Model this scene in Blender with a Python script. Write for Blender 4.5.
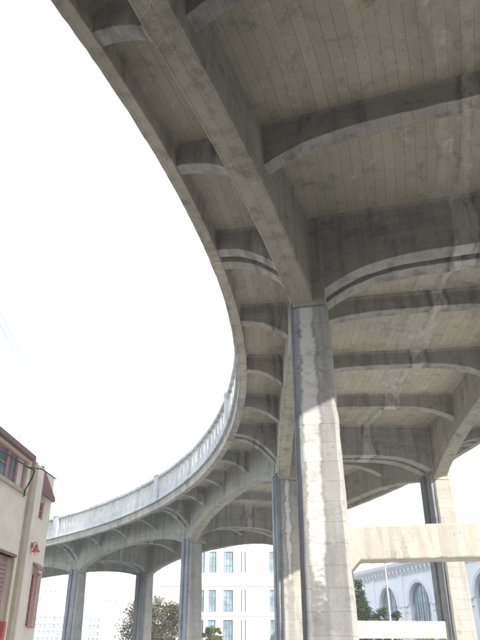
import bpy, bmesh, math, random
from mathutils import Vector, Matrix
random.seed(7)
R_ = math.radians
for o in list(bpy.data.objects):
    bpy.data.objects.remove(o)
scene = bpy.context.scene

# ---------------------------------------------------------------- camera
cam_d = bpy.data.cameras.new("camera")
cam = bpy.data.objects.new("camera", cam_d)
scene.collection.objects.link(cam)
cam.location = (0, 0, 1.6)
cam.rotation_euler = (R_(90 + 27.24), 0, 0)
cam_d.sensor_fit = 'VERTICAL'
cam_d.sensor_height = 36.0
cam_d.sensor_width = 27.0
cam_d.lens = 36.0 * 638.3 / 640.0
cam_d.clip_end = 6000
scene.camera = cam

# ---------------------------------------------------------------- sky, sun, exposure
SUN_AZ, SUN_EL = 138.0, 24.0          # clockwise from +Y
world = bpy.data.worlds.new("World")
scene.world = world
world.use_nodes = True
nt = world.node_tree
nt.nodes.clear()
wo = nt.nodes.new("ShaderNodeOutputWorld")
bg = nt.nodes.new("ShaderNodeBackground")
sky = nt.nodes.new("ShaderNodeTexSky")
sky.sky_type = 'NISHITA'
sky.sun_disc = False
sky.sun_elevation = R_(SUN_EL)
sky.sun_rotation = R_(SUN_AZ)
sky.air_density = 1.0
sky.dust_density = 4.0
sky.ozone_density = 1.0
bg.inputs["Strength"].default_value = 0.15
# thin bright cloud veil over the whole dome: an even white mixed into the clear sky
veil = nt.nodes.new("ShaderNodeMix"); veil.data_type = 'RGBA'
veil.inputs[0].default_value = 0.72
veil.inputs[7].default_value = (6.4, 7.1, 8.2, 1)
nt.links.new(sky.outputs[0], veil.inputs[6])
nt.links.new(veil.outputs[2], bg.inputs[0])
nt.links.new(bg.outputs[0], wo.inputs[0])

sd = bpy.data.lights.new("sun", 'SUN')
sd.energy = 3.3
sd.angle = R_(0.53)
sd.color = (1.0, 0.945, 0.86)
sun = bpy.data.objects.new("sun", sd)
scene.collection.objects.link(sun)
az, el = R_(SUN_AZ), R_(SUN_EL)
to_sun = Vector((math.sin(az) * math.cos(el), math.cos(az) * math.cos(el), math.sin(el)))
sun.rotation_euler = to_sun.to_track_quat('Z', 'Y').to_euler()
sun.location = (20, -20, 40)

vs = scene.view_settings
vs.view_transform = 'Standard'
vs.look = 'None'
vs.gamma = 1.0
vs.use_curve_mapping = False
vs.exposure = 1.18
scene.render.engine = 'CYCLES'
scene.cycles.max_bounces = 8
scene.cycles.diffuse_bounces = 5

# ---------------------------------------------------------------- helpers: node materials
class NT:
    def __init__(s, name):
        s.m = bpy.data.materials.new(name)
        s.m.use_nodes = True
        s.t = s.m.node_tree
        s.t.nodes.clear()
        s.out = s.n("ShaderNodeOutputMaterial")
        s.b = s.n("ShaderNodeBsdfPrincipled")
        s.l(s.b.outputs[0], s.out.inputs[0])
    def n(s, t, **kw):
        x = s.t.nodes.new(t)
        for k, v in kw.items():
            setattr(x, k, v)
        return x
    def l(s, a, b):
        s.t.links.new(a, b)
    def setin(s, sock, v):
        if isinstance(v, bpy.types.NodeSocket):
            s.l(v, sock)
        elif v is not None:
            sock.default_value = v
    def math(s, op, a, b=None, c=None, clamp=False):
        x = s.n("ShaderNodeMath", operation=op, use_clamp=clamp)
        s.setin(x.inputs[0], a); s.setin(x.inputs[1], b); s.setin(x.inputs[2], c)
        return x.outputs[0]
    def noise(s, vec, scale, detail=4, rough=.55, dist=0.0):
        x = s.n("ShaderNodeTexNoise")
        s.setin(x.inputs["Vector"], vec)
        x.inputs["Scale"].default_value = scale
        x.inputs["Detail"].default_value = detail
        x.inputs["Roughness"].default_value = rough
        x.inputs["Distortion"].default_value = dist
        return x.outputs["Fac"]
    def ramp(s, fac, lo, hi, a=0.0, b=1.0, smooth=True):
        x = s.n("ShaderNodeMapRange")
        if smooth:
            x.interpolation_type = 'SMOOTHSTEP'
        s.setin(x.inputs[0], fac)
        for i, v in zip((1, 2, 3, 4), (lo, hi, a, b)):
            s.setin(x.inputs[i], v)
        return x.outputs[0]
    def mix(s, fac, a, b, mode='MIX'):
        x = s.n("ShaderNodeMix", data_type='RGBA', blend_type=mode)
        s.setin(x.inputs[0], fac)
        s.setin(x.inputs[6], a if not isinstance(a, tuple) else (*a[:3], 1))
        s.setin(x.inputs[7], b if not isinstance(b, tuple) else (*b[:3], 1))
        return x.outputs[2]
    def mapping(s, vec, scale=(1, 1, 1), loc=(0, 0, 0)):
        x = s.n("ShaderNodeMapping")
        s.setin(x.inputs[0], vec)
        x.inputs[1].default_value = loc
        x.inputs[3].default_value = scale
        return x.outputs[0]
    def finish(s, col, rough=.9, bump=None, strength=.4, dist=.01, spec=.25, metal=0.0):
        s.setin(s.b.inputs["Base Color"], col if not isinstance(col, tuple) else (*col[:3], 1))
        s.setin(s.b.inputs["Roughness"], rough)
        s.b.inputs["Specular IOR Level"].default_value = spec
        s.b.inputs["Metallic"].default_value = metal
        if bump is not None:
            x = s.n("ShaderNodeBump")
            x.inputs["Strength"].default_value = strength
            x.inputs["Distance"].default_value = dist
            s.l(bump, x.inputs["Height"])
            s.l(x.outputs[0], s.b.inputs["Normal"])
        return s.m

def scl(c, k):
    return tuple(v * k for v in c[:3])

def concrete(name, base=(.36, .335, .275), row=.17, blen=2.6, streak=None, leak=(), board=1.0, runs=.35, dark=.55, wetk=.75, bvar=.10, morta=.62):
    """Board marked cast concrete. UV in metres, boards run along U."""
    m = NT(name)
    uv = m.n("ShaderNodeUVMap", uv_map="UVMap").outputs[0]
    pos = m.n("ShaderNodeNewGeometry").outputs["Position"]
    wob = m.noise(uv, 1.3, 2)
    sep = m.n("ShaderNodeSeparateXYZ"); m.l(uv, sep.inputs[0])
    vy = m.math('MULTIPLY_ADD', wob, .05, sep.outputs[1])
    cmb = m.n("ShaderNodeCombineXYZ"); m.l(sep.outputs[0], cmb.inputs[0]); m.l(vy, cmb.inputs[1])
    bk = m.n("ShaderNodeTexBrick")
    bk.offset = .37; bk.offset_frequency = 2; bk.squash = 1.0
    m.l(cmb.outputs[0], bk.inputs["Vector"])
    bk.inputs["Scale"].default_value = 1.0
    bk.inputs["Brick Width"].default_value = blen
    bk.inputs["Row Height"].default_value = row
    bk.inputs["Mortar Size"].default_value = .005
    bk.inputs["Mortar Smooth"].default_value = .6
    bk.inputs["Color1"].default_value = (1 - bvar, 1 - bvar, 1 - bvar, 1)
    bk.inputs["Color2"].default_value = (1 + bvar * .8, 1 + bvar * .8, 1 + bvar * .8, 1)
    bk.inputs["Mortar"].default_value = (morta, morta, morta, 1)
    col = m.mix(.85 * board, base, bk.outputs["Color"], 'MULTIPLY')
    # slow tone drift, weather runs, blotches, pits
    big = m.noise(pos, .35, 5, .6)
    col = m.mix(m.ramp(big, .35, .7), col, m.mix(1.0, col, (1.22, 1.20, 1.14), 'MULTIPLY'))
    run = m.noise(m.mapping(pos, (2.6, 2.6, .22)), 1.0, 5, .65)
    col = m.mix(m.ramp(run, .46, .68, 0, runs), col, scl(base, .42))
    blot = m.noise(pos, 1.7, 8, .72, .4)
    col = m.mix(m.ramp(blot, .50, .70, 0, dark), col, scl(base, .36))
    pale = m.noise(m.mapping(pos, (1, 1, 1), (7.3, 2.1, 4.4)), 2.4, 8, .7, .6)
    col = m.mix(m.ramp(pale, .56, .72, 0, .55), col, scl(base, 1.55))
    pit = m.noise(pos, 16, 3, .5)
    col = m.mix(m.ramp(pit, .66, .74, 0, .6), col, scl(base, .3))
    grain = m.noise(pos, 70, 3, .6)
    col = m.mix(.5, col, m.ramp(grain, .25, .75, .72, 1.22), 'MULTIPLY')
    h = m.math('MULTIPLY_ADD', bk.outputs["Fac"], -.9, m.math('MULTIPLY', blot, .9))
    h = m.math('ADD', h, m.math('MULTIPLY', grain, .25))
    if leak:
        off = m.n("ShaderNodeAttribute", attribute_name="off").outputs["Fac"]
        n1 = m.noise(m.mapping(pos, (1, 1, .8)), .9, 4, .6)
        n2 = m.noise(m.mapping(pos, (2.4, 1.6, 1.0)), 1.6, 7, .75, .7)
        n4 = m.noise(m.mapping(pos, (1, 1, .5), (11, 5, 2)), 1.4, 5, .7)
        n3 = m.noise(m.mapping(pos, (1, 1, 1), (3, 9, 5)), .55, 3, .5)
        for (o0, w, k) in leak:
            d = m.math('ABSOLUTE', m.math('SUBTRACT', m.math('MULTIPLY_ADD', m.math('SUBTRACT', n1, .5), .5, off), o0))
            wv = m.math('MULTIPLY', m.ramp(n3, .3, .65, .5, 1.7), w)
            wet = m.math('MULTIPLY', m.ramp(m.math('SUBTRACT', d, wv), .20, .0), m.ramp(n4, .38, .6, .1, 1.0))
            col = m.mix(m.math('MULTIPLY', wet, wetk), col, scl(base, .28))
            core = m.math('MULTIPLY', m.ramp(m.math('SUBTRACT', m.math('MULTIPLY_ADD', m.math('SUBTRACT', n2, .5), .25, d), wv), .05, -.05), m.ramp(n2, .36, .55, .2, 1.0))
            col = m.mix(m.math('MULTIPLY', core, k), col, (.57, .56, .50))
            col = m.mix(m.math('MULTIPLY', m.math('MULTIPLY', core, m.ramp(n2, .55, .62)), .6), col, (.72, .71, .66))
    if streak:
        # lime wash run: (centre across, half width, strength, z top, z bottom)
        c0, w0, k0, zt, zb = streak
        sp = m.n("ShaderNodeSeparateXYZ"); m.l(pos, sp.inputs[0])
        at = m.n("ShaderNodeAttribute", attribute_name="across").outputs["Fac"]
        jag = m.noise(m.mapping(pos, (.6, .6, 2.6)), 2.1, 5, .75)
        fine = m.noise(m.mapping(pos, (4, 4, 9)), 1.0, 4, .7)
        rw = m.n("ShaderNodeTexWhiteNoise", noise_dimensions='1D')
        m.l(m.math('FLOOR', m.math('MULTIPLY', sp.outputs[2], 1 / .36)), rw.inputs["W"])
        wj = m.math('MULTIPLY_ADD', m.math('SUBTRACT', jag, .5), .16, w0)
        wj = m.math('MULTIPLY_ADD', m.math('SUBTRACT', rw.outputs[0], .5), .05, wj)
        wj = m.math('MULTIPLY', wj, m.ramp(sp.outputs[2], zb, zb + 1.2, .7, 1.0))
        shift = m.math('MULTIPLY', m.math('SUBTRACT', m.noise(m.mapping(pos, (.5, .5, 1.7), (4, 2, 9)), 1.5, 5, .7), .5), .16)
        d = m.math('ABSOLUTE', m.math('ADD', m.math('SUBTRACT', at, c0), shift))
        d = m.math('MULTIPLY_ADD', m.math('SUBTRACT', fine, .5), .05, d)
        halo = m.ramp(m.math('SUBTRACT', d, wj), .10, .0)
        col = m.mix(m.math('MULTIPLY', halo, .35), col, scl(base, .34))
        inside = m.ramp(m.math('SUBTRACT', d, wj), .03, -.045)
        inside = m.math('MULTIPLY', inside, m.ramp(m.math('MULTIPLY_ADD', m.math('SUBTRACT', fine, .5), 2.2, sp.outputs[2]), zb - .1, zb + .5))
        inside = m.math('MULTIPLY', inside, m.ramp(fine, .28, .55, .6, 1.0))
        col = m.mix(m.math('MULTIPLY', inside, k0), col, (.70, .70, .68))
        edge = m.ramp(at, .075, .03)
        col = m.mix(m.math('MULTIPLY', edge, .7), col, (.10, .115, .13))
    return m.finish(col, .92, h, .55, .012, .2)

def plain(name, col, rough=.8, var=.25, scale=3.0, metal=0.0, spec=.3, bump=.15):
    m = NT(name)
    pos = m.n("ShaderNodeNewGeometry").outputs["Position"]
    a = m.noise(pos, scale, 6, .65)
    b = m.noise(m.mapping(pos, (3, 3, .4)), 1.2, 5, .6)
    c = m.mix(m.ramp(a, .35, .7, 0, var), col, scl(col, .62))
    c = m.mix(m.ramp(b, .55, .75, 0, var), c, scl(col, .5))
    return m.finish(c, rough, a, bump, .01, spec, metal)

M = {}
BASE = (.37, .345, .285)
LEAK = ((5.55, .10, .85),)
M['slab'] = concrete("concrete_deck_soffit", base=(.47, .44, .355), row=.21, blen=7.5, leak=((5.55, .13, .8), (5.15, .22, .6), (1.05, .05, .4)), wetk=.25, runs=.1, dark=.55, bvar=.08, morta=.5)
M['girder'] = concrete("concrete_girder", (.41, .395, .335), row=.2, blen=5, runs=.45, bvar=.08)
M['beam'] = concrete("concrete_cross_beam", (.375, .37, .34), row=.2, blen=4, leak=((5.5, .17, .9), (1.1, .08, .5)), wetk=.85, runs=.5, bvar=.08)
M['edge'] = concrete("concrete_edge_beam", base=(.46, .435, .375), row=.16, runs=.5, dark=.7)
M['para'] = concrete("concrete_parapet", base=(.60, .60, .58), row=.6, board=.3, runs=.45, dark=.35)
M['col'] = concrete("concrete_column", base=(.38, .375, .35), row=.36, blen=9, runs=.4, dark=.5, bvar=.06)
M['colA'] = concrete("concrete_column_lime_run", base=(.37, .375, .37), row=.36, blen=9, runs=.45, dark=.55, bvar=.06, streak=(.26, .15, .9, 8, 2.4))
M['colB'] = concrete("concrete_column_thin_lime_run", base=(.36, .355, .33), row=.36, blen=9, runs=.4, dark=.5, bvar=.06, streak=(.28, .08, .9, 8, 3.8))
M['strut'] = concrete("concrete_strut", base=(.54, .52, .475), row=5, blen=50, board=.3, runs=.2, dark=.35)
M['pil'] = concrete("concrete_pilaster", base=(.26, .27, .285), row=.4, blen=9, runs=.8, dark=.6)

# ---------------------------------------------------------------- helpers: objects
COL = scene.collection
def tag(o, label=None, cat=None, group=None, kind=None):
    if label: o["label"] = label
    if cat: o["category"] = cat
    if group: o["group"] = group
    if kind: o["kind"] = kind
    return o

def empty(name, loc=(0, 0, 0), rz=0.0):
    o = bpy.data.objects.new(name, None)
    o.empty_display_size = .3
    o.location = loc
    o.rotation_euler = (0, 0, rz)
    COL.objects.link(o)
    return o

class MB:
    """collects faces with uvs; build() links them as one mesh object"""
    def __init__(s):
        s.v = []; s.f = []; s.uv = []; s.attr = {}; s.mi = []
    def face(s, pts, uvs=None, attrs=None, mi=0):
        i0 = len(s.v)
        s.v += [tuple(p) for p in pts]
        s.f.append(tuple(range(i0, i0 + len(pts))))
        if uvs is None:
            p = [Vector(q) for q in pts]
            n = (p[1] - p[0]).cross(p[2] - p[0])
            ax = max(range(3), key=lambda k: abs(n[k]))
            uvs = [{0: (q.y, q.z), 1: (q.x, q.z), 2: (q.x, q.y)}[ax] for q in p]
        s.uv.append(list(uvs))
        s.mi.append(mi)
        for k, a in (attrs or {}).items():
            s.attr.setdefault(k, {})
            for j, val in enumerate(a):
                s.attr[k][i0 + j] = val
    def box(s, x0, x1, y0, y1, z0, z1, T=None, mi=0):
        P = [(x, y, z) for z in (z0, z1) for y in (y0, y1) for x in (x0, x1)]
        if T: P = [T(*p) for p in P]
        for q in ((0, 2, 3, 1), (4, 5, 7, 6), (0, 1, 5, 4), (2, 6, 7, 3), (0, 4, 6, 2), (1, 3, 7, 5)):
            s.face([P[i] for i in q], mi=mi)
    def rings(s, rings, uoff=0.0, voff=0.0, swap=False, swap_edges=(), attrs=None, caps=True):
        n = len(rings[0])
        cs = [sum((Vector(p) for p in r), Vector()) / n for r in rings]
        u = [uoff]
        for i in range(1, len(cs)):
            u.append(u[-1] + (cs[i] - cs[i - 1]).length)
        per = [voff]
        r0 = [Vector(p) for p in rings[len(rings) // 2]]
        for j in range(n):
            per.append(per[-1] + (r0[(j + 1) % n] - r0[j]).length)
        for i in range(len(rings) - 1):
            for j in range(n):
                k = (j + 1) % n
                pts = [rings[i][j], rings[i][k], rings[i + 1][k], rings[i + 1][j]]
                uv = [(u[i], per[j]), (u[i], per[j + 1]), (u[i + 1], per[j + 1]), (u[i + 1], per[j])]
                if swap != (j in swap_edges):
                    uv = [(b, a) for a, b in uv]
                at = None
                if attrs:
                    at = {kk: [A[i][j], A[i][k], A[i + 1][k], A[i + 1][j]] for kk, A in attrs.items()}
                s.face(pts, uv, at)
        if caps:
            for r, A0, rev in ((rings[0], 0, False), (rings[-1], -1, True)):
                pts = list(r); at = None
                if attrs:
                    at = {kk: list(A[A0]) for kk, A in attrs.items()}
                if not rev:
                    pts = pts[::-1]
                    if at: at = {kk: a[::-1] for kk, a in at.items()}
                s.face(pts, None, at)
    def mesh(s, name, mat, weld=True, smooth=False):
        me = bpy.data.meshes.new(name)
        me.from_pydata(s.v, [], s.f)
        ul = me.uv_layers.new(name="UVMap")
        li = 0
        flat = []
        for uvs in s.uv:
            for w in uvs:
                flat += [w[0], w[1]]
        ul.data.foreach_set("uv", flat)
        for k, dct in s.attr.items():
            a = me.attributes.new(k, 'FLOAT', 'POINT')
            a.data.foreach_set("value", [dct.get(i, 0.0) for i in range(len(s.v))])
        for m in (mat if isinstance(mat, (list, tuple)) else [mat]):
            me.materials.append(m)
        me.polygons.foreach_set("material_index", s.mi)
        if weld:
            bm = bmesh.new(); bm.from_mesh(me)
            bmesh.ops.remove_doubles(bm, verts=bm.verts, dist=.0005)
            bmesh.ops.recalc_face_normals(bm, faces=bm.faces)
            bm.to_mesh(me); bm.free()
        me.update()
        return me
    def build(s, name, mat, parent=None, bevel=0.0, weld=True, segs=2):
        o = bpy.data.objects.new(name, s.mesh(name, mat, weld))
        COL.objects.link(o)
        if parent: put(o, parent)
        if bevel:
            b = o.modifiers.new("bevel", 'BEVEL')
            b.width = bevel; b.segments = segs; b.limit_method = 'ANGLE'; b.angle_limit = R_(35)
        return o

def put(o, parent):
    o.parent = parent
    o.matrix_parent_inverse = Matrix.Translation(parent.location).inverted() if parent.type == 'EMPTY' and parent.rotation_euler.z == 0 else Matrix.Identity(4)
    return o

# ---------------------------------------------------------------- ground
M['ground'] = plain("worn_asphalt", (.075, .073, .07), .95, .3, 2.0)
M['bounce'] = plain("pale_bounce_concrete", (.50, .49, .46), .95, .22, 1.5)  # pale tone chosen to bounce sunlight up to the deck
g = MB()
N = 24
for i in range(N):
    for j in range(N):
        xs = [(-1 + 2 * (i + k) / N) for k in (0, 1)]
        ys = [(-1 + 2 * (j + k) / N) for k in (0, 1)]
        q = lambda t: 600 * t ** 3 if abs(t) > 0 else 0
        g.face([(q(xs[0]), q(ys[0]), 0), (q(xs[1]), q(ys[0]), 0), (q(xs[1]), q(ys[1]), 0), (q(xs[0]), q(ys[1]), 0)])
tag(g.build("ground", M['ground']), kind="structure")

# asphalt street in front of the far buildings, with a kerb and pavement
M['asphalt'] = plain("asphalt", (.055, .055, .057), .9, .3, 12)
M['pave'] = plain("pavement_concrete", (.33, .32, .29), .9, .25, 4)
M['paint'] = plain("white_road_paint", (.75, .75, .72), .7, .2, 8)
st = MB(); st.box(-120, 16, 55, 63.5, -.05, .004)
tag(st.build("road", M['asphalt'], bevel=0), kind="structure")
for y in (59.1, 59.4):
    pass
mk = MB()
for k in range(-20, 3):
    mk.face([(k * 5, 59.2, .008), (k * 5 + 2.4, 59.2, .008), (k * 5 + 2.4, 59.32, .008), (k * 5, 59.32, .008)])
tag(mk.build("road_marking", M['paint']), kind="structure")
pv = MB(); pv.box(-120, 15.2, 63.5, 66.4, -.05, .14)
tag(pv.build("pavement", M['pave'], bevel=.02), kind="structure")

# ---------------------------------------------------------------- viaduct geometry
RAD = 32.827; K = -1 / RAD; A_ = 3.0152; TH0 = R_(11.52); GR = -.05
X0, Y0 = -.5704, 12.5864
CX, CY = X0 - RAD * math.cos(TH0), Y0 + RAD * math.sin(TH0)
D_, CW, W_, HC = 1.81, .70, 6.25, .465      # left girder face, column width, girder spacing, half column depth
GW = .49                                    # girder width
OFFR = D_ + W_ + CW + D_                    # right deck edge offset
SUP = .035
def P(s, off, z):
    """station s (m), offset to the right of the left deck edge, height before grade"""
    e = TH0 + K * s
    return Vector((CX + (RAD + off) * math.cos(e), CY - (RAD + off) * math.sin(e), z + GR * s + SUP * max(0.0, off - D_)))
def Pz(s, off, z):                           # absolute height
    p = P(s, off, 0); p.z = z; return p
def chip(b_rings, edges, prob, seed, lo=.012, hi=.045):
    rnd = random.Random(seed)
    for r in b_rings[1:-1]:
        for j in edges:
            if rnd.random() < prob:
                c = sum(r, Vector()) / len(r)
                r[j] = r[j] + (c - r[j]).normalized() * rnd.uniform(lo, hi)
def jit(p, k=.005):
    return p + Vector((random.gauss(0, k), random.gauss(0, k), random.gauss(0, k)))
def off_of(p):
    return math.hypot(p[0] - CX, p[1] - CY) - RAD
ZS = 10.12            # slab soffit
FIL = .075            # fillet below the slab

BENTS = [-12, -8, -4, 0, 4, 8, 12, 16]
yd = MB()  # unseen paving, added and sized to throw light up onto the soffits
for i in range(40):
    s_ = [-3 + 62 * (i + k) / 40 for k in (0, 1)]
    for o0, o1 in ((-4.5, 0), (0, 6), (6, 13)):
        yd.face([Pz(s_[0], o0, .005), Pz(s_[0], o1, .005), Pz(s_[1], o1, .005), Pz(s_[1], o0, .005)])
tag(yd.build("bounce_paving", M['bounce']), kind="structure")
via = empty("viaduct", tuple(Pz(0, 5, 0)))
tag(via, "curving concrete viaduct ramp on paired columns with baluster parapet, seen from below", "viaduct")

def chord(n0, t, base, dx, z):
    """straight line between bents n0 and n0+4 at offset base, moved dx across"""
    a = P(n0 * A_, base, 0); b = P((n0 + 4) * A_, base, 0)
    d = Vector((b.x - a.x, b.y - a.y, 0)).normalized()
    nrm = Vector((d.y, -d.x, 0))
    p = a.lerp(b, t) + nrm * dx
    s = (n0 + 4 * t) * A_
    p.z = z + GR * s + SUP * max(0.0, base + dx - D_)
    return p

# columns ------------------------------------------------------------------
def column(n, off, right):
    mat = M['col']
    if not right and n == 0: mat = M['colA']
    if not right and n == 4: mat = M['colB']
    b = MB()
    s0, s1 = n * A_ - HC, n * A_ + HC
    zt = ZS + .02
    top = P(n * A_, off + CW / 2, zt).z
    spring = 7.94 + GR * n * A_ + SUP * max(0, off + CW / 2 - D_)
    zs = [0.0]
    while zs[-1] < spring - .5: zs.append(zs[-1] + .36)
    zs[-1] = spring - .002
    rings, ac = [], []
    def ring(z, g):
        gr_ = g * 3.2
        pts = [Pz(s0 - g, off - g, z), Pz(s0 - g, off + CW + gr_, z), Pz(s1 + g, off + CW + gr_, z), Pz(s1 + g, off - g, z)]
        return [jit(p, .005) for p in pts], [-g, CW + gr_, CW + gr_, -g]
    for z in zs:
        bat = .012 * (spring - z) / spring * 4
        r, a = ring(z, bat); rings.append(r); ac.append(a)
    b.rings(rings, swap=True, attrs={"across": ac})
    c = b.build("column", mat, via, bevel=.055, segs=1)
    # head of the column, up to the deck, set back 12 mm
    h = MB()
    q = lambda z: [Pz(s0 + .015, off + .015, z), Pz(s0 + .015, off + CW - .015, z), Pz(s1 - .015, off + CW - .015, z), Pz(s1 - .015, off + .015, z)]
    h.rings([q(spring - .002), q(spring + .9), q(top)], swap=True)
    hd = h.build("column_head", M['girder'], c, bevel=.02)
    # twin pilaster ribs on the two side faces
    for side in (-1,):
        for ds in (-.25, .25):
            r = MB()
            o0 = off - (.12 if n or right else .075)
            o1 = off + .03
            rg = []
            for z in [0.0, 2.0, 4.0, 6.0, spring, spring + .25]:
                rg.append([jit(Pz(n * A_ + ds - .15, o0, z), .003), jit(Pz(n * A_ + ds - .15, o1, z), .003), jit(Pz(n * A_ + ds + .15, o1, z), .003), jit(Pz(n * A_ + ds + .15, o0, z), .003)])
            r.rings(rg, swap=True)
            r.build("pilaster", M['pil'], c, bevel=.025)
    return c

for n in BENTS:
    column(n, D_, False)
    column(n, D_ + W_, True)

# longitudinal girders: straight between the columns, arched below -----------
def girder(n0, off):
    b = MB()
    L = (P(n0 * A_, off, 0) - P((n0 + 4) * A_, off, 0)).length
    t0 = (HC - .16) / L
    K_ = 80
    rings, at = [], []
    for i in range(K_ + 1):
        t = t0 + (1 - 2 * t0) * i / K_
        x = 2 * (i / K_) - 1
        zb = 7.96 + .86 * (1 - abs(x) ** 2.6) ** .85
        zt = ZS + .03
        o0, o1 = .02, .02 + GW
        pr = [(o0, zb), (o1, zb), (o1, ZS - FIL), (o1 + FIL, zt), (o0 - FIL, zt), (o0, ZS - FIL)]
        rings.append([jit(chord(n0, t, off, a, z), .004) for a, z in pr])
    chip(rings, (0, 1), .08, n0 * 7 + int(off * 3), .004, .02)
    b.rings(rings, uoff=random.random() * 2, voff=random.random())
    return b.build("girder", M['girder'], via, bevel=.02)
for n0 in BENTS[:-1]:
    girder(n0, D_)
    girder(n0, D_ + W_ + CW - GW - .04)

def chord_off(n, base, dx):
    """radial offset at station n of the straight girder face"""
    n0 = 4 * math.floor(n / 4); t = (n - n0) / 4
    return off_of(chord(n0, t, base, dx, 0))

# cross beams, bent beams and cantilever brackets -----------------------------
def rib(name, n, ds, o0, o1, zfun, th, parent, mat, steps=22, flip=False):
    b = MB(); rings, at = [], []
    s = n * A_ + ds
    for i in range(steps + 1):
        t = i / steps
        o = o0 + (o1 - o0) * t
        zb = zfun(t)
        h = th / 2
        zt = ZS + .03
        pr = [(-h, zb), (h, zb), (h, ZS - FIL), (h + FIL, zt), (-h - FIL, zt), (-h, ZS - FIL)]
        rings.append([jit(P(s + q, o, z), .004) for q, z in pr])
        at.append([o] * 6)
    chip(rings, (0, 1), .08, n * 31 + int(o0 * 10), .004, .018)
    b.rings(rings, uoff=random.random() * 3, voff=random.random(), attrs={"off": at}, swap_edges=(0,))
    return b.build(name, mat, parent, bevel=.018)

def mid_fun(zm, drop, p):
    return lambda t: zm - drop * abs(2 * t - 1) ** p

for n in range(-12, 17):
    bent = (n % 4 == 0)
    GB = D_ + W_ + CW - GW - .04
    gl = chord_off(n, D_, .02 + GW); gr = chord_off(n, GB, .02)
    go = chord_off(n, D_, .02); gro = chord_off(n, GB, .02 + GW)
    if bent:
        for ds in (-.25, .25):
            rib("bent_beam", n, ds, D_ + CW - .04, D_ + W_ + .04, mid_fun(8.88, .62, 3.2), .34, via, M['beam'], 30)
            rib("bracket", n, ds, .10, D_ + .02, lambda t: 9.64 - .98 * t ** 2.3, .30, via, M['beam'], 16)
            rib("bracket", n, ds, OFFR - .10, OFFR - D_ - .02, lambda t: 9.64 - .98 * t ** 2.3, .30, via, M['beam'], 12)
    else:
        rib("cross_beam", n, 0, gl - .03, gr + .03, mid_fun(9.66, .46, 4.0), .30, via, M['beam'], 26)
        rib("bracket", n, 0, .10, go + .03, lambda t: 9.64 - .52 * t ** 2.3, .28, via, M['beam'], 16)
        rib("bracket", n, 0, OFFR - .10, gro - .03, lambda t: 9.64 - .52 * t ** 2.3, .28, via, M['beam'], 10)

# struts between the columns, low down ----------------------------------------
for n in BENTS:
    b = MB(); rings = []
    zc = {0: 3.27, 4: 2.87}.get(n, 2.9) + GR * n * A_ * .0
    if n == 4: zc = 2.80 + GR * n * A_
    if n == 0: zc = 3.25
    if n not in (0, 4): zc = 2.9 + GR * n * A_
    o0, o1 = D_ + CW - .02, D_ + W_ + .02
    hh = .285
    for o, dz in ((o0, .27), (o0 + .28, 0.0), *[(o0 + .28 + (o1 - o0 - .56) * k / 48, 0.0) for k in range(1, 48)], (o1 - .28, 0.0), (o1, .27)):
        rings.append([jit(Pz(n * A_ + q, o, z), .004) for q, z in ((-.26, zc - hh - dz), (.26, zc - hh - dz), (.26, zc + hh), (-.26, zc + hh))])
    chip(rings, (0, 2, 3), .08, n, .004, .014)
    b.rings(rings, voff=.2)
    b.build("strut", M['strut'], via, bevel=.03)

# deck slab, one per span ------------------------------------------------------
offs = [-.02, .3, .9, 1.8, 2.5, 3.5, 4.5, 5.2, 5.8, 6.6, 7.5, 8.4, 9.3, OFFR - .3, OFFR + .02]
for n0 in BENTS[:-1]:
    b = MB(); NS = 28
    for i in range(NS):
        s = [(n0 * A_ + .012) + (4 * A_ - .024) * (i + k) / NS for k in (0, 1)]
        for j in range(len(offs) - 1):
            a, c = offs[j], offs[j + 1]
            b.face([P(s[0], a, ZS), P(s[0], c, ZS), P(s[1], c, ZS), P(s[1], a, ZS)], [(s[0], a), (s[0], c), (s[1], c), (s[1], a)], {"off": [a, c, c, a]})
            b.face([P(s[0], a, ZS + .27), P(s[1], a, ZS + .27), P(s[1], c, ZS + .27), P(s[0], c, ZS + .27)], [(s[0], a), (s[1], a), (s[1], c), (s[0], c)], {"off": [a, a, c, c]})
        for o in (offs[0], offs[-1]):
            b.face([P(s[0], o, ZS), P(s[1], o, ZS), P(s[1], o, ZS + .27), P(s[0], o, ZS + .27)], None, {"off": [o] * 4})
    for s in (n0 * A_ + .012, (n0 + 4) * A_ - .012):
        for j in range(len(offs) - 1):
            a, c = offs[j], offs[j + 1]
            b.face([P(s, a, ZS), P(s, c, ZS), P(s, c, ZS + .27), P(s, a, ZS + .27)], None, {"off": [a, c, c, a]})
    b.build("deck_slab", M['slab'], via)

# edge beams, curbs, rails, posts and balusters --------------------------------
def sweep(name, n0, n1, prof, mat, parent, side, gap=.006, step=.34, bevel=.015, j=.004, chips=None):
    b = MB(); rings = []
    s0, s1 = n0 * A_ + gap, n1 * A_ - gap
    K_ = max(2, int((s1 - s0) / step))
    for i in range(K_ + 1):
        s = s0 + (s1 - s0) * i / K_
        rings.append([jit(P(s, o if side < 0 else OFFR - o, z), j) for o, z in prof])
    if chips: chip(rings, chips, .10, n0 + 50 * side, .004, .016)
    b.rings(rings, uoff=random.random() * 2, voff=random.random())
    return b.build(name, mat, parent, bevel=bevel)

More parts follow.
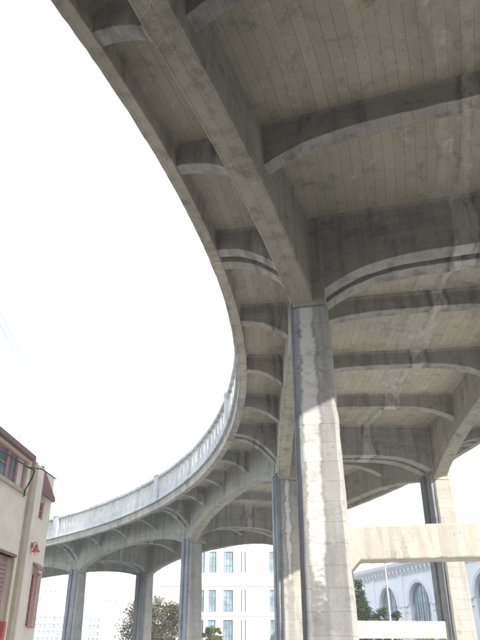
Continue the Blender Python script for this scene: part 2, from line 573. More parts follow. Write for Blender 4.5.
for side in (-1, 1):
    for n0 in BENTS[:-1]:
        n1 = n0 + 4
        e = sweep("edge_beam", n0, n1, [(-.13, 9.6), (.13, 9.6), (.13, ZS - FIL), (.13 + FIL, ZS + .02), (.0, ZS + .06), (-.13, 10.04)], M['edge'], via, side, j=.003, step=.16, chips=(0, 1))
        sweep("drip_ledge", n0, n1, [(-.24, 9.99), (-.02, 9.99), (-.02, 10.09), (-.24, 10.075)], M['para'], e, side, bevel=.01)
        p = sweep("parapet", n0, n1, [(-.165, 10.075), (.05, 10.075), (.05, 10.52), (-.165, 10.52)], M['para'], via, side)
        sweep("parapet_rail", n0, n1, [(-.25, 11.22), (.09, 11.22), (.09, 11.36), (.03, 11.41), (-.19, 11.41), (-.25, 11.36)], M['para'], p, side)
        # balusters (each own object on the visible side)
        nb = 17
        span = 4 * A_
        b0 = MB()
        if side < 0:
            b0.rings([[(-.20, -.085, z), (.20, -.085, z), (.20, .085, z), (-.20, .085, z)] for z in (0, .1, .6, .71)])
            me = b0.mesh("baluster", M['para'])
            for k in range(nb):
                s = n0 * A_ + .36 + (span - .72) * (k + .5) / nb
                if n0 < -4 or (n0 == -4 and k < nb * .3): continue
                c = P(s, -.055, 10.515)
                o = bpy.data.objects.new("baluster", me)
                COL.objects.link(o); put(o, p)
                th = TH0 + K * s
                o.rotation_euler = (0, 0, -th + math.pi / 2)
                o.location = c
        else:
            for k in range(nb):
                s = n0 * A_ + .36 + (span - .72) * (k + .5) / nb
                b0.rings([[P(s - .075, OFFR - o if True else 0, z) if False else P(s + q, OFFR + .055 + r, z) for q, r in ((-.20, -.085), (.20, -.085), (.20, .085), (-.20, .085))] for z in (10.51, 11.23)])
            o = b0.build("baluster_row", M['para'], p)
            o["kind"] = "stuff"
        # parapet post at the bent
        q = MB(); s = n0 * A_
        oo = lambda o: o if side < 0 else OFFR - o
        pr = lambda g, z: [P(s - .27 - g, oo(-.25 - g), z), P(s + .27 + g, oo(-.25 - g), z), P(s + .27 + g, oo(.10 + g), z), P(s - .27 - g, oo(.10 + g), z)]
        q.rings([pr(0, 9.98), pr(0, 11.36), pr(.03, 11.38), pr(.03, 11.47)], swap=True)
        q.build("parapet_post", M['para'], via, bevel=.015)

# ---------------------------------------------------------------- building helpers
def frame_fn(org, hd):
    """local axes: t along the heading, n out of the wall to the right of it"""
    h = R_(hd)
    t = Vector((math.sin(h), math.cos(h), 0)); n = Vector((math.cos(h), -math.sin(h), 0)); o = Vector((org[0], org[1], 0))
    return lambda u, v, z: o + t * u + n * v + Vector((0, 0, z))

def wall_with_holes(b, T, u0, u1, z0, z1, holes, depth, v=0.0):
    """front skin with rectangular holes (a,b,c,d) and reveals going back by depth"""
    us = sorted({u0, u1, *[h[0] for h in holes], *[h[1] for h in holes]})
    zs = sorted({z0, z1, *[h[2] for h in holes], *[h[3] for h in holes]})
    us = [x for x in us if u0 <= x <= u1]; zs = [x for x in zs if z0 <= x <= z1]
    for i in range(len(us) - 1):
        for j in range(len(zs) - 1):
            um, zm = (us[i] + us[i + 1]) / 2, (zs[j] + zs[j + 1]) / 2
            if any(h[0] < um < h[1] and h[2] < zm < h[3] for h in holes): continue
            b.face([T(us[i], v, zs[j]), T(us[i + 1], v, zs[j]), T(us[i + 1], v, zs[j + 1]), T(us[i], v, zs[j + 1])],
                   [(us[i], zs[j]), (us[i + 1], zs[j]), (us[i + 1], zs[j + 1]), (us[i], zs[j + 1])])
    for (a, c, d, e) in [h[:4] for h in holes]:
        for p, q in (((a, d), (c, d)), ((c, d), (c, e)), ((c, e), (a, e)), ((a, e), (a, d))):
            b.face([T(p[0], v, p[1]), T(q[0], v, q[1]), T(q[0], v - depth, q[1]), T(p[0], v - depth, p[1])])

def glass(name, col=(.10, .14, .17), rough=.08):
    m = NT(name)
    pos = m.n("ShaderNodeNewGeometry").outputs["Position"]
    a = m.noise(pos, .8, 3)
    return m.finish(m.mix(m.ramp(a, .4, .65), col, scl(col, 1.7)), rough, None, spec=.8)

M['glass'] = glass("window_glass")
M['glass_blue'] = glass("window_glass_blue", (.17, .24, .28), .06)

def window(bld, T, a, c, d, e, nu, nz, fr, mat_f, mat_g, depth, fw=.06, bar=.035, pane_obj=True):
    """recessed window: frame mesh part, glass panes as sub-parts"""
    b = MB(); v = -depth
    b.box(a, a + fw, v - .05, v + .03, d, e, T); b.box(c - fw, c, v - .05, v + .03, d, e, T)
    b.box(a + fw, c - fw, v - .05, v + .03, d, d + fw, T); b.box(a + fw, c - fw, v - .05, v + .03, e - fw, e, T)
    for i in range(1, nu):
        x = a + (c - a) * i / nu
        b.box(x - bar / 2, x + bar / 2, v - .04, v + .02, d + fw, e - fw, T)
    for j in range(1, nz):
        z = d + (e - d) * j / nz
        b.box(a + fw, c - fw, v - .04, v + .015, z - bar / 2, z + bar / 2, T)
    w = b.build("window", mat_f, bld, weld=False)
    if pane_obj:
        for i in range(nu):
            for j in range(nz):
                p = MB()
                p.box(a + (c - a) * i / nu + .004, a + (c - a) * (i + 1) / nu - .004, v - .03, v - .018, d + (e - d) * j / nz + .004, d + (e - d) * (j + 1) / nz - .004, T)
                p.build("pane", mat_g, w)
    else:
        p = MB(); p.box(a + .01, c - .01, v - .03, v - .018, d + .01, e - .01, T)
        p.build("pane", mat_g, w)
    return w

# ---------------------------------------------------------------- workshop building on the left
M['stucco'] = plain("cream_stucco", (.80, .735, .63), .9, .3, 2.2)
M['stucco_grey'] = plain("weathered_concrete_trim", (.50, .45, .36), .9, .4, 3.5)
M['maroon'] = plain("maroon_painted_metal", (.27, .15, .145), .6, .4, 5)
M['red'] = plain("red_paint", (.48, .14, .13), .55, .3, 6)
M['pinkred'] = plain("faded_red_metal", (.56, .32, .31), .6, .3, 8)
M['roller'] = plain("brown_roller_slats", (.42, .29, .28), .6, .3, 4)
M['darkmetal'] = plain("dark_metal", (.05, .05, .055), .5, .3, 8, metal=.4)
M['palemetal'] = plain("pale_grey_metal", (.5, .5, .5), .5, .3, 8, metal=.3)
M['white'] = plain("white_paint", (.75, .74, .70), .6, .15, 5)
M['flash'] = plain("striped_hood_metal", (.35, .36, .42), .5, .3, 10)
LB0 = (-5.5, 15.8)
T = frame_fn(LB0, 2)
ws = empty("workshop_building", tuple(T(-3, -5, 0)))
tag(ws, "cream stucco workshop with brown roller door, barred window and maroon roof edge", "building")
DOORT = 3.57
b = MB()
UE = 2.85
holes = [(-9.0, .60, -.01, DOORT), (-9.6, .64, 5.17, 5.93), (2.06, 2.50, 2.10, 3.36), (1.66, 2.26, 4.72, 5.18)]
wall_with_holes(b, T, -14, UE, 0, 6.0, [(h[0], h[1], max(0, h[2]), h[3]) for h in holes], .22)
# other faces of the block
b.face([T(UE, 0, 0), T(UE, -10, 0), T(UE, -10, 5.2), T(UE, 0, 5.2)])
b.face([T(UE, 0, 5.2), T(UE, -10, 5.2), T(UE, -10, 6.0), T(UE, 0, 6.0)])
b.face([T(-14, 0, 0), T(-14, -10, 0), T(-14, -10, 6), T(-14, 0, 6)])
b.face([T(-14, -10, 0), T(UE, -10, 0), T(UE, -10, 6), T(-14, -10, 6)])
# backing of the openings
for h in holes:
    b.face([T(h[0] - .1, -.35, max(0, h[2]) ), T(h[1] + .1, -.35, max(0, h[2])), T(h[1] + .1, -.35, h[3] + .1), T(h[0] - .1, -.35, h[3] + .1)])
b.build("wall", M['stucco'], ws)
r = MB(); r.box(-14, .78, -9.9, -.05, 6.0, 6.08, T); r.build("roof", M['stucco_grey'], ws)
r = MB(); r.box(-14.1, .80, -.06, .12, 5.97, 6.10, T); r.build("roof_edge", M['maroon'], ws, bevel=.01)
# lower roof slope beyond the pier
r = MB()
r.rings([[T(1.52, x, 5.98) if False else T(1.50, x, 6.03), T(2.86, x, 5.42), T(2.86, x, 5.33), T(1.50, x, 5.33)] for x in (.10, -.5, -9.9)])
r.build("gable_roof", M['maroon'], ws)
# piers
for (a, c, v, z1, m) in ((.86, 1.06, .10, 6.0, 'stucco_grey'), (1.06, 1.52, .14, 5.95, 'stucco')):
    p = MB(); p.rings([[jit(T(a, -.1, z), .003), jit(T(a, v, z), .003), jit(T(c, v, z), .003), jit(T(c, -.1, z), .003)] for z in (0, .8, 1.6, 2.4, 3.2, 4, 4.8, 5.5, z1)])
    p.build("pier", M[m], ws, bevel=.02)
# ledge below the upper windows
p = MB(); p.box(-14, .70, 0.0, .06, 5.06, 5.16, T); p.build("window_ledge", M['stucco_grey'], ws, bevel=.01)
# upper ribbon windows
for i, (a, c) in enumerate(((-2.7, -1.64), (-1.62, -.58), (-.56, .08), (.10, .62))):
    window(ws, T, a, c, 5.17, 5.93, 2 if i < 3 else 1, 1 if i > 1 else 2, None, M['pinkred'], M['glass_blue'] if i < 3 else M['white'], .10, .04, .03)
# roller door with slats
rd = MB(); rd.box(-9.0, .60, -.20, -.16, 0, DOORT - .002, T)
rdo = rd.build("roller_door", M['roller'], ws)
sl = MB()
sl.rings([[(u, v, z) for v, z in ((0, 0), (.03, .012), (.03, .075), (0, .088))] for u in (-3.3, .56)])
me = None
k = 0
z = 1.2
while z < DOORT - .12:
    s_ = MB()
    s_.rings([[T(u, -.16 + v, z + zz) for v, zz in ((-.01, 0), (.028, .012), (.028, .072), (-.01, .086))] for u in (-3.3, .56)])
    s_.build("slat", M['roller'], rdo)
    z += .094
jb = MB(); jb.box(.60, .66, -.18, .015, 0, DOORT, T); jb.build("door_jamb", M['stucco_grey'], ws, bevel=.008)
jb = MB(); jb.box(.54, .68, -.10, .03, 0, 2.16, T); jb.build("door_guard", M['red'], ws, bevel=.012)
jb = MB(); jb.box(-9.05, .70, -.16, .03, DOORT, DOORT + .07, T); jb.build("door_lintel", M['maroon'], ws, bevel=.01)
# barred window with hood
window(ws, T, 2.06, 2.50, 2.10, 3.36, 2, 4, None, M['pinkred'], M['glass'], .12, .035, .025)
gr = MB()
for u in (2.05, 2.165, 2.28, 2.395, 2.51):
    gr.box(u - .009, u + .009, .075, .093, 2.06, 3.40, T)
for z in (2.08, 2.5, 2.92, 3.36):
    gr.box(2.05, 2.51, .062, .075, z - .012, z + .012, T)
for u in (2.07, 2.49):
    for z in (2.1, 3.34):
        gr.box(u - .01, u + .01, -.01, .065, z - .01, z + .01, T)
gr.build("window_grille", M['pinkred'], ws, weld=False)
hd_ = MB(); hd_.rings([[T(2.0, .02, 3.62), T(2.0, .18, 3.44), T(2.0, .18, 3.41), T(2.0, .02, 3.56)], [T(2.56, .02, 3.62), T(2.56, .18, 3.44), T(2.56, .18, 3.41), T(2.56, .02, 3.56)]])
hd_.build("window_hood", M['maroon'], ws)
# upper red window under the sloping roof with a striped hood
window(ws, T, 1.66, 2.26, 4.72, 5.18, 2, 2, None, M['pinkred'], M['pinkred'], .06, .05, .04)
hd_ = MB(); hd_.rings([[T(u, .0, 5.40), T(u, .22, 5.22), T(u, .22, 5.19), T(u, .0, 5.34)] for u in (1.55, 2.35)])
ho = hd_.build("upper_hood", M['flash'], ws)
for k in range(9):
    s_ = MB(); u = 1.57 + k * .085
    s_.rings([[T(u, .0, 5.415), T(u, .225, 5.23), T(u, .225, 5.215), T(u, .0, 5.395)], [T(u + .035, .0, 5.415), T(u + .035, .225, 5.23), T(u + .035, .225, 5.215), T(u + .035, .0, 5.395)]])
    s_.build("hood_rib", M['darkmetal'], ho)

def tube(b, pts, r, seg=8):
    rings = []
    for i, p in enumerate(pts):
        p = Vector(p)
        d = (Vector(pts[min(i + 1, len(pts) - 1)]) - Vector(pts[max(i - 1, 0)])).normalized()
        a = d.cross(Vector((0, 0, 1)))
        if a.length < .05: a = d.cross(Vector((1, 0, 0)))
        a.normalize(); c = d.cross(a)
        rr = r[i] if isinstance(r, (list, tuple)) else r
        rings.append([p + (a * math.cos(2 * math.pi * k / seg) + c * math.sin(2 * math.pi * k / seg)) * rr for k in range(seg)])
    b.rings(rings)

# gooseneck conduit bracing below the upper windows
q = MB()
tube(q, [T(-3.2, .10, 5.44), T(-1.27, .16, 5.60), T(.0, .22, 5.62), T(.30, .30, 5.60)], .018)
tube(q, [T(.02, .22, 5.62), T(.55, .40, 5.70), T(1.29, .55, 5.62)], .016)
tube(q, [T(.30, .30, 5.60), T(.42, .22, 5.45), T(.44, .08, 5.15), T(.44, .07, 4.98)], .018)
q.build("conduit_bracket", M['darkmetal'], ws)

# wall lamp (own thing on the pier)
lamp = empty("wall_lamp", tuple(T(1.30, .14, 3.75)))
tag(lamp, "red bell shaped wall lamp with glass globe on the cream workshop wall", "lamp")
def lathe(b, c, prof, seg=20):
    b.rings([[c + Vector((r * math.cos(2 * math.pi * k / seg), r * math.sin(2 * math.pi * k / seg), z)) for k in range(seg)] for r, z in prof])
lc = T(1.30, .27, 3.80)
q = MB(); lathe(q, lc, [(.025, .16), (.04, .15), (.05, .08), (.065, .05), (.105, -.01), (.10, -.018), (.05, .03)])
put(q.build("lamp_shade", M['red']), lamp)
q = MB(); lathe(q, lc, [(.02, .03), (.04, .01), (.052, -.04), (.048, -.08), (.03, -.11), (.01, -.115)])
put(q.build("lamp_globe", M['white']), lamp)
q = MB(); tube(q, [T(1.30, .12, 3.94), T(1.30, .19, 4.0), T(1.30, .25, 4.02), T(1.30, .27, 3.99), T(1.30, .27, 3.95)], .012); lathe(q, T(1.30, .145, 3.94), [(.0, -.06), (.05, -.06), (.05, .06), (.0, .06)])
put(q.build("lamp_arm", M['red']), lamp)

# service mast and overhead wires
mast = MB(); tube(mast, [T(1.75, -.8, 5.4), T(1.75, -.8, 9.05)], [.014, .010])
tag(mast.build("service_mast", M['white']), "thin white service mast above the cream workshop roof carrying two wires", "mast")
for k, (dz, lab) in enumerate(((8.94, "upper of two thin overhead wires running to the service mast"), (8.70, "lower of two thin overhead wires running to the service mast"))):
    w = MB(); a = T(1.75, -.8, dz); c = T(-12, 1.2, dz + .35)
    tube(w, [a.lerp(c, i / 16) - Vector((0, 0, .25 * 4 * (i / 16) * (1 - i / 16))) for i in range(17)], .009, 5)
    tag(w.build("overhead_wire", M['palemetal']), lab, "wire", "wires to the service mast")

# ---------------------------------------------------------------- white office building in the middle
M['whitewall'] = plain("white_render", (.80, .79, .76), .9, .08, 1.0)
M['whitetrim'] = plain("white_stone_trim", (.72, .71, .68), .9, .12, 2.0)
M['winframe'] = plain("dark_window_frame", (.17, .21, .24), .5, .2, 6)
Tw = frame_fn((-14, 85), 90)            # t runs to +x, n runs to -y (towards the camera)
ob = empty("office_building", tuple(Tw(18, -9, 0)))
tag(ob, "white office building with tall dark framed windows behind the viaduct columns", "building")
holes = []; wins = []
rows = [(1.3, 4.67), (5.55, 8.01), (10.0, 12.5), (13.6, 16.0), (17.2, 19.6)]
rows[0] = (2.1, 4.67)
for (d, e) in rows:
    for (a, c, nu, nz) in ((8.6, 9.6, 2, 3), (10.15, 11.05, 2, 3), (11.95, 13.15, 3, 3), (17.65, 18.75, 3, 3), (19.4, 20.4, 2, 3), (21.6, 22.6, 2, 3)):
        holes.append((a, c, d, e)); wins.append((a, c, d, e, nu, nz))
    for a in (14.1, 14.55):
        holes.append((a, a + .16, d, e)); wins.append((a, a + .16, d, e, 1, 1))
b = MB()
wall_with_holes(b, Tw, 4, 34, 0, 22, holes, .25)
for (u0, v0, u1, v1) in ((4, 0, 4, -18), (34, 0, 34, -18), (4, -18, 34, -18)):
    b.face([Tw(u0, v0, 0), Tw(u1, v1, 0), Tw(u1, v1, 22), Tw(u0, v0, 22)])
b.face([Tw(4, 0, 22), Tw(34, 0, 22), Tw(34, -18, 22), Tw(4, -18, 22)])
b.build("wall", M['whitewall'], ob)
for w in wins:
    if w[4] == 1:
        s_ = MB(); s_.box(w[0] + .004, w[1] - .004, -.16, -.10, w[2] + .01, w[3] - .01, Tw)
        s_.build("window_slit", M['winframe'], ob)
    else:
        window(ob, Tw, *w[:4], w[4], w[5], None, M['winframe'], M['glass_blue'], .15, .08, .06, pane_obj=w[2] < 12)
for (d, e) in rows:
    s_ = MB(); s_.box(4, 34, .0, .10, e + .42, e + .56, Tw); s_.build("string_course", M['whitetrim'], ob)
s_ = MB(); s_.box(3.8, 34.2, -.1, .5, 21.9, 22.5, Tw); s_.build("roof_cornice", M['whitetrim'], ob)

# ---------------------------------------------------------------- pale far buildings on the left
def far_block(name, org, width, height, depth, grids, label):
    Tf = frame_fn(org, 90)
    fb = empty(name, tuple(Tf(width / 2, -depth / 2, 0)))
    tag(fb, label, "building")
    b = MB(); holes = []; ws_ = []
    for (u0, u1, z0, z1, nu, nz) in grids:
        du, dz = (u1 - u0) / nu, (z1 - z0) / nz
        for i in range(nu):
            for j in range(nz):
                h = (u0 + du * i + du * .18, u0 + du * (i + 1) - du * .18, z0 + dz * j + dz * .18, z0 + dz * (j + 1) - dz * .14)
                holes.append(h)
    wall_with_holes(b, Tf, 0, width, 0, height, holes, .3)
    for (a, c, d, e) in ((0, 0, 0, -depth), (width, 0, width, -depth), (0, -depth, width, -depth)):
        b.face([Tf(a, c, 0), Tf(d, e, 0), Tf(d, e, height), Tf(a, c, height)])
    b.face([Tf(0, 0, height), Tf(width, 0, height), Tf(width, -depth, height), Tf(0, -depth, height)])
    b.build("wall", M['whitewall'], fb)
    for h in holes:
        w = MB(); w.box(h[0] - .01, h[1] + .01, -.27, -.2, h[2] - .01, h[3] + .01, Tf)
        wo_ = w.build("window", M['farglass'], fb)
    s_ = MB(); s_.box(-.1, width + .1, -.2, .12, height - .3, height + .1, Tf); s_.build("cornice", M['whitetrim'], fb)
    return fb
M['farglass'] = glass("far_window_glass", (.30, .34, .38), .25)
far_block("warehouse_building", (-48, 150), 33, 10.4, 20, [(4.0, 10.8, 1.2, 7.8, 7, 5), (15.7, 18.3, 1.2, 7.5, 3, 5), (22.5, 27.5, 1.2, 7.5, 4, 5)], "long low white building with many paned windows beyond the ramp")
far_block("apartment_block", (-60, 178), 34, 19.0, 18, [(5.5, 13.0, 11.6, 15.2, 6, 2), (25.3, 28.6, 11.6, 15.4, 3, 3)], "taller pale block rising behind the long low white building")

# ---------------------------------------------------------------- pale arched hall on the right
M['hall'] = plain("pale_stone_hall", (.80, .81, .82), .9, .08, 1.2)
M['halltrim'] = plain("pale_stone_trim", (.72, .735, .76), .9, .12, 2.0)
M['halldark'] = plain("grey_green_window_bars", (.20, .25, .26), .5, .2, 5)
Hh = R_(-15)
hx, hy = 12.25, 80.0
_t = Vector((math.sin(Hh), math.cos(Hh), 0)); _n = Vector((-math.cos(Hh), math.sin(Hh), 0))
def Th(u, v, z):                       # u runs back from the far end towards the camera; v is out of the wall to the left
    return Vector((hx, hy, 0)) - _t * u + _n * v + Vector((0, 0, z))
hall = empty("arched_hall", tuple(Th(14, -8, 0)))
tag(hall, "pale bluish white stone hall with tall arched windows and corbelled cornice", "building")
arches = [4.1, 10.33, 16.52, 27.3, 33.5, 39.7, 50.5, 56.7, 62.9]
AW = 1.80; SPR = 5.27; TOPZ = SPR + AW; SILL = 1.2
U0, U1 = -14, 74
b = MB()
holes = [(c - AW, c + AW, SILL, TOPZ) for c in arches]
wall_with_holes(b, Th, U0, U1, 0, 8.4, holes, .0)
NA = 18
for c in arches:
    arc = [(c + AW * math.cos(math.pi * k / NA), SPR + AW * math.sin(math.pi * k / NA)) for k in range(NA + 1)]
    for k in range(NA):
        (a0, z0), (a1, z1) = arc[k], arc[k + 1]
        b.face([Th(a0, 0, z0), Th(a1, 0, z1), Th(a1, 0, TOPZ), Th(a0, 0, TOPZ)])
        b.face([Th(a0, 0, z0), Th(a1, 0, z1), Th(a1, -.45, z1), Th(a0, -.45, z0)])
    for a in (c - AW, c + AW):
        b.face([Th(a, 0, SILL), Th(a, 0, SPR), Th(a, -.45, SPR), Th(a, -.45, SILL)])
    b.face([Th(c - AW, 0, SILL), Th(c + AW, 0, SILL), Th(c + AW, -.45, SILL), Th(c - AW, -.45, SILL)])
for (a, v0, c, v1) in ((U0, 0, U0, -16), (U1, 0, U1, -16), (U0, -16, U1, -16)):
    b.face([Th(a, v0, 0), Th(c, v1, 0), Th(c, v1, 8.4), Th(a, v0, 8.4)])
b.build("wall", M['hall'], hall, weld=False)
rf = MB(); rf.rings([[Th(u, .0, 9.05), Th(u, -16, 9.05), Th(u, -8, 11.0)] for u in (U0, U1)]); rf.build("roof", M['halltrim'], hall)
cn = MB(); cn.rings([[Th(u, -.2, 8.42), Th(u, .30, 8.42), Th(u, .62, 8.75), Th(u, .70, 9.0), Th(u, .70, 9.1), Th(u, -.2, 9.1)] for u in (U0 - .2, 0, 15, 30, U1 + .2)])
cno = cn.build("cornice", M['halltrim'], hall)
u = 0.0
cb = MB(); cb.rings([[(-.14, y, z) for y, z in ((0, 0), (.30, .22), (.30, .42), (0, .42))], [(.14, y, z) for y, z in ((0, 0), (.30, .22), (.30, .42), (0, .42))]])
k = 0
while u < 36:
    q = MB(); q.rings([[Th(u + s_, y, 8.0 + z) for y, z in ((-.01, -.1), (.12, -.08), (.34, .24), (.34, .43), (-.01, .43))] for s_ in (-.16, .16)])
    q.build("corbel", M['halltrim'], cno)
    u += .78
for (z0, z1, v) in ((4.62, 4.72, .10), (5.12, 5.24, .13), (7.86, 7.93, .05)):
    for i in range(len(arches) + 1):
        a = U0 if i == 0 else arches[i - 1] + AW + .42
        c = U1 if i == len(arches) else arches[i] - AW - .42
        if z0 > 7: a, c = (U0 if i == 0 else arches[i - 1]), (U1 if i == len(arches) else arches[i])
        q = MB(); q.box(a, c, -.02, v, z0, z1, Th); q.build("band_course", M['halltrim'], hall)
# little panels between the two bands
for i in range(len(arches) - 1):
    a = arches[i] + AW + .5; c = arches[i + 1] - AW - .5
    nn = max(2, int((c - a) / .55))
    for k in range(nn):
        x = a + (c - a) * (k + .5) / nn
        q = MB(); q.box(x - .16, x + .16, -.01, .06, 4.78, 5.06, Th); q.build("band_panel", M['halltrim'], hall)
for c in arches:
    # archivolt
    q = MB()
    NA2 = 20
    rg = []
    for k in range(NA2 + 1):
        an = math.pi * k / NA2
        ca, sa = math.cos(an), math.sin(an)
        rg.append([Th(c + r * ca, v, SPR + r * sa) for r, v in ((AW + .03, -.02), (AW + .03, .10), (AW + .30, .16), (AW + .40, .10), (AW + .40, -.02))])
    q.rings(rg); q.build("archivolt", M['halltrim'], hall)
    # window frame with tracery bars
    q = MB(); v = -.32
    for x in (-.9, 0, .9):
        h = SPR + math.sqrt(max(0, (AW - .02) ** 2 - x * x))
        q.box(c + x - .06, c + x + .06, v - .05, v + .06, SILL, h, Th)
    for x in (-1.35, -.45, .45, 1.35):
        h = SPR + math.sqrt(max(0, (AW - .02) ** 2 - x * x)) - .1
        q.box(c + x - .025, c + x + .025, v - .03, v + .03, SILL, h, Th)
    for z in (SILL + .06, 2.3, 3.3, 4.3, SPR, SPR + .9):
        hw = AW if z <= SPR else math.sqrt(AW ** 2 - (z - SPR) ** 2)
        q.box(c - hw + .01, c + hw - .01, v - .04, v + .04, z - .05, z + .05, Th)
    rg = []
    for k in range(NA2 + 1):
        an = math.pi * k / NA2; ca, sa = math.cos(an), math.sin(an)
        rg.append([Th(c + r * ca, vv, SPR + r * sa) for r, vv in ((AW - .14, v - .05), (AW - .14, v + .07), (AW + .02, v + .07), (AW + .02, v - .05))])
    q.rings(rg)
    w = q.build("arched_window", M['halldark'], hall, weld=False)
    q = MB()
    for k in range(NA2):
        a0, a1 = math.pi * k / NA2, math.pi * (k + 1) / NA2
        q.face([Th(c, v, SPR), Th(c + AW * math.cos(a0), v, SPR + AW * math.sin(a0)), Th(c + AW * math.cos(a1), v, SPR + AW * math.sin(a1))])
    q.build("fanlight_pane", M['glass_blue'], w)
    for i in range(4):
        q = MB(); q.box(c - AW + i * .9 + .005, c - AW + (i + 1) * .9 - .005, v - .01, v, SILL, SPR - .004, Th)
        q.build("pane", M['glass_blue'], w)
# round medallion and downpipe
q = MB()
cc = Th(23.9, .06, 7.3)
for r0, r1, vv in ((.0, .16, .03), (.24, .36, .05)):
    for k in range(20):
        a0, a1 = 2 * math.pi * k / 20, 2 * math.pi * (k + 1) / 20
        f = lambda r, a, y: Th(23.9 + r * math.cos(a), y, 7.3 + r * math.sin(a))
        q.rings([[f(r0 + .001, a, 0), f(r0 + .001, a, vv), f(r1, a, vv), f(r1, a, 0)] for a in (a0, a1)], caps=False)
q.build("medallion", M['halltrim'], hall)
for u in (7.2, 13.4, 21.2):
    q = MB(); q.box(u - .28, u + .28, -.01, .09, .0, 8.0, Th); q.build("wall_pilaster", M['hall'], hall)

# ---------------------------------------------------------------- street lamp pole
def ground_xy(x, y): return Vector((x, y, 0))
pole = empty("street_lamp", (9.38, 44, 0))
tag(pole, "thin grey street lamp pole in front of the pale arched hall", "street lamp")
q = MB(); tube(q, [Vector((9.38, 44, 0)), Vector((9.38, 44, .9)), Vector((9.38, 44, 1.0)), Vector((9.38, 44, 7.2))], [.13, .12, .075, .05], 12)
put(q.build("pole", M['palemetal']), pole)
q = MB(); tube(q, [Vector((9.38, 44, 7.1)), Vector((9.45, 44, 7.5)), Vector((9.8, 44.0, 7.72)), Vector((10.2, 44, 7.75))], .035, 8)
put(q.build("arm", M['palemetal']), pole)
q = MB(); q.rings([[Vector((x, 44 + y * w, 7.73 + z * h)) for y, z in ((-1, -.4), (1, -.4), (.7, 1), (-.7, 1))] for x, w, h in ((10.1, .06, .05), (10.3, .13, .09), (10.6, .13, .08), (10.75, .07, .04))])
put(q.build("lamp_head", M['palemetal']), pole)

# ---------------------------------------------------------------- trees
def leafmat(name, c1, c2):
    m = NT(name)
    pos = m.n("ShaderNodeNewGeometry").outputs["Position"]
    a = m.noise(pos, 1.6, 4, .6); bb = m.noise(pos, 14, 2)
    c = m.mix(m.ramp(a, .35, .65), c1, c2)
    c = m.mix(m.ramp(bb, .5, .7, 0, .6), c, scl(c2, 1.5))
    m.finish(c, .6, None, spec=.3)
    m.b.inputs["Subsurface Weight"].default_value = 0.0
    tr = m.n("ShaderNodeBsdfTranslucent"); m.l(c, tr.inputs[0])
    mx = m.n("ShaderNodeMixShader"); mx.inputs[0].default_value = .3
    m.l(m.b.outputs[0], mx.inputs[1]); m.l(tr.outputs[0], mx.inputs[2]); m.l(mx.outputs[0], m.out.inputs[0])
    return m.m
M['bark'] = plain("bark", (.11, .085, .065), .95, .4, 6)
M['leaf_olive'] = leafmat("olive_leaves", (.06, .08, .03), (.17, .13, .07))
M['leaf_dark'] = leafmat("dark_green_leaves", (.035, .075, .03), (.06, .10, .035))
M['leaf_light'] = leafmat("light_green_leaves", (.11, .15, .03), (.17, .19, .05))

def tree(name, loc, h, trunk_h, rx, rz, nclump, nleaf, leaf, mat, label, shape='round', seed=1, group=None):
    rnd = random.Random(seed)
    t = empty(name, loc)
    tag(t, label, "tree", group)
    L = Vector(loc)
    tr = MB()
    lean = Vector((rnd.uniform(-.2, .2), rnd.uniform(-.2, .2), 0))
    tube(tr, [L, L + Vector((0, 0, trunk_h * .3)), L + lean + Vector((0, 0, trunk_h)), L + lean * 1.5 + Vector((0, 0, h * .8))], [.05 * h ** .8, .035 * h ** .8, .025 * h ** .8, .008 * h], 8)
    clumps = []
    for k in range(nclump):
        for _ in range(50):
            p = Vector((rnd.uniform(-1, 1), rnd.uniform(-1, 1), rnd.uniform(-1, 1)))
            if p.length > 1: continue
            if shape == 'cone':
                w = (1 - p.z) / 2
                p.x *= w * 1.1 + .12; p.y *= w * 1.1 + .12
            break
        c = L + lean + Vector((p.x * rx, p.y * rx, h - rz + p.z * rz))
        clumps.append((c, rnd.uniform(.5, 1.0)))
    for c, s in clumps[::3]:
        st_ = L + lean + Vector((0, 0, max(trunk_h * .8, min(c.z - .4, h * .7) - L.z)))
        mid = st_.lerp(c, .5) + Vector((0, 0, -.1))
        tube(tr, [st_, mid, c], [.045, .03, .012], 5)
    put(tr.build("trunk", M['bark']), t)
    cr = MB()
    for c, s in clumps:
        cs = s * rx * .30
        for _ in range(nleaf):
            d = Vector((rnd.gauss(0, .5), rnd.gauss(0, .5), rnd.gauss(0, .38)))
            p = c + d * cs
            a = Vector((rnd.gauss(0, 1), rnd.gauss(0, 1), rnd.gauss(0, .6))).normalized()
            b_ = a.cross(Vector((rnd.gauss(0, 1), rnd.gauss(0, 1), rnd.gauss(0, 1)))).normalized()
            l = leaf * rnd.uniform(.6, 1.3)
            cr.face([p - a * l * .5, p + b_ * l * .28, p + a * l * .5, p - b_ * l * .28], [(0, 0)] * 4)
    o = cr.build("crown", mat, weld=False)
    o["kind"] = "stuff"
    put(o, t)
    return t
tree("street_tree", (-8.6, 70.5, 0), 6.3, 2.2, 3.1, 2.4, 80, 150, .24, M['leaf_olive'], "olive green street tree with loose crown behind the far slim column", seed=3)
tree("street_tree", (-3.0, 71.5, 0), 3.75, 1.4, 1.0, 1.1, 34, 130, .20, M['leaf_light'], "small light green tree in front of the white office building", seed=5)
tree("conifer_tree", (8.35, 48, 0), 5.75, 1.2, 1.25, 2.4, 80, 150, .16, M['leaf_dark'], "dark green conical tree between the struts before the arched hall", 'cone', seed=8)
tree("shrub_tree", (10.45, 50, 0), 4.4, 1.2, 1.2, 1.3, 40, 130, .16, M['leaf_dark'], "low bushy dark tree behind the thin lamp pole", seed=9)

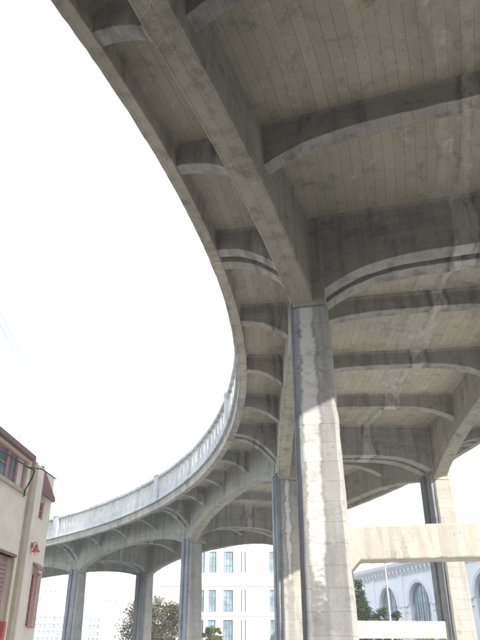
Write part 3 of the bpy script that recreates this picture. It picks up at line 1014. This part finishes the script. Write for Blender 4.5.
# ---------------------------------------------------------------- unseen brick blocks, added to cut low sky light on the beam sides
M['brick'] = plain("dark_blocker_brick", (.10, .075, .065), .9, .3, 3.0)
def add_light_blocker(org, hd, width, height, label, mat):
    Tb = frame_fn(org, hd)
    bw = empty("light_blocker_building", tuple(Tb(width / 2, -8, 0)))
    tag(bw, label, "building")
    hz = [1.2 + 3.8 * k for k in range(int((height - 2) / 3.8))]
    holes = [(u, u + 1.6, z, z + 1.9) for u in range(3, int(width) - 3, 4) for z in hz]
    b = MB(); wall_with_holes(b, Tb, 0, width, 0, height, holes, .25)
    for (u0, v0, u1, v1) in ((0, 0, 0, -16), (width, 0, width, -16), (0, -16, width, -16)):
        b.face([Tb(u0, v0, 0), Tb(u1, v1, 0), Tb(u1, v1, height), Tb(u0, v0, height)])
    b.face([Tb(0, 0, height), Tb(width, 0, height), Tb(width, -16, height), Tb(0, -16, height)])
    b.build("wall", mat, bw)
    for h in holes:
        window(bw, Tb, *h, 2, 2, None, M['winframe'], M['glass'], .18, .06, .04, pane_obj=False)
    q = MB(); q.box(-.2, width + .2, -.2, .3, height - .1, height + .3, Tb); q.build("coping", M['whitetrim'], bw)
add_light_blocker((6, -17), 270, 44, 17, "unseen dark brick block added behind the camera to shade the beam sides", M['brick'])
add_light_blocker((52, -4), 228, 62, 14, "unseen long brick block added on the sunny side to cut low sky light", M['brick'])

# ---------------------------------------------------------------- thin bright volume, added to stand in for lens glare
hz = MB(); hz.box(-610, 610, -610, 610, -1.0, 24.0)
ho_ = hz.build("glare_haze", None)
ho_.data.materials.clear()
hm = bpy.data.materials.new("glare_haze"); hm.use_nodes = True
hm.node_tree.nodes.clear()
hout = hm.node_tree.nodes.new("ShaderNodeOutputMaterial")
hv = hm.node_tree.nodes.new("ShaderNodeVolumePrincipled")
hv.inputs["Color"].default_value = (.95, .96, .98, 1)
hv.inputs["Density"].default_value = .0022
hv.inputs["Anisotropy"].default_value = .2
hm.node_tree.links.new(hv.outputs[0], hout.inputs["Volume"])
ho_.data.materials.append(hm)
tag(ho_, kind="stuff")
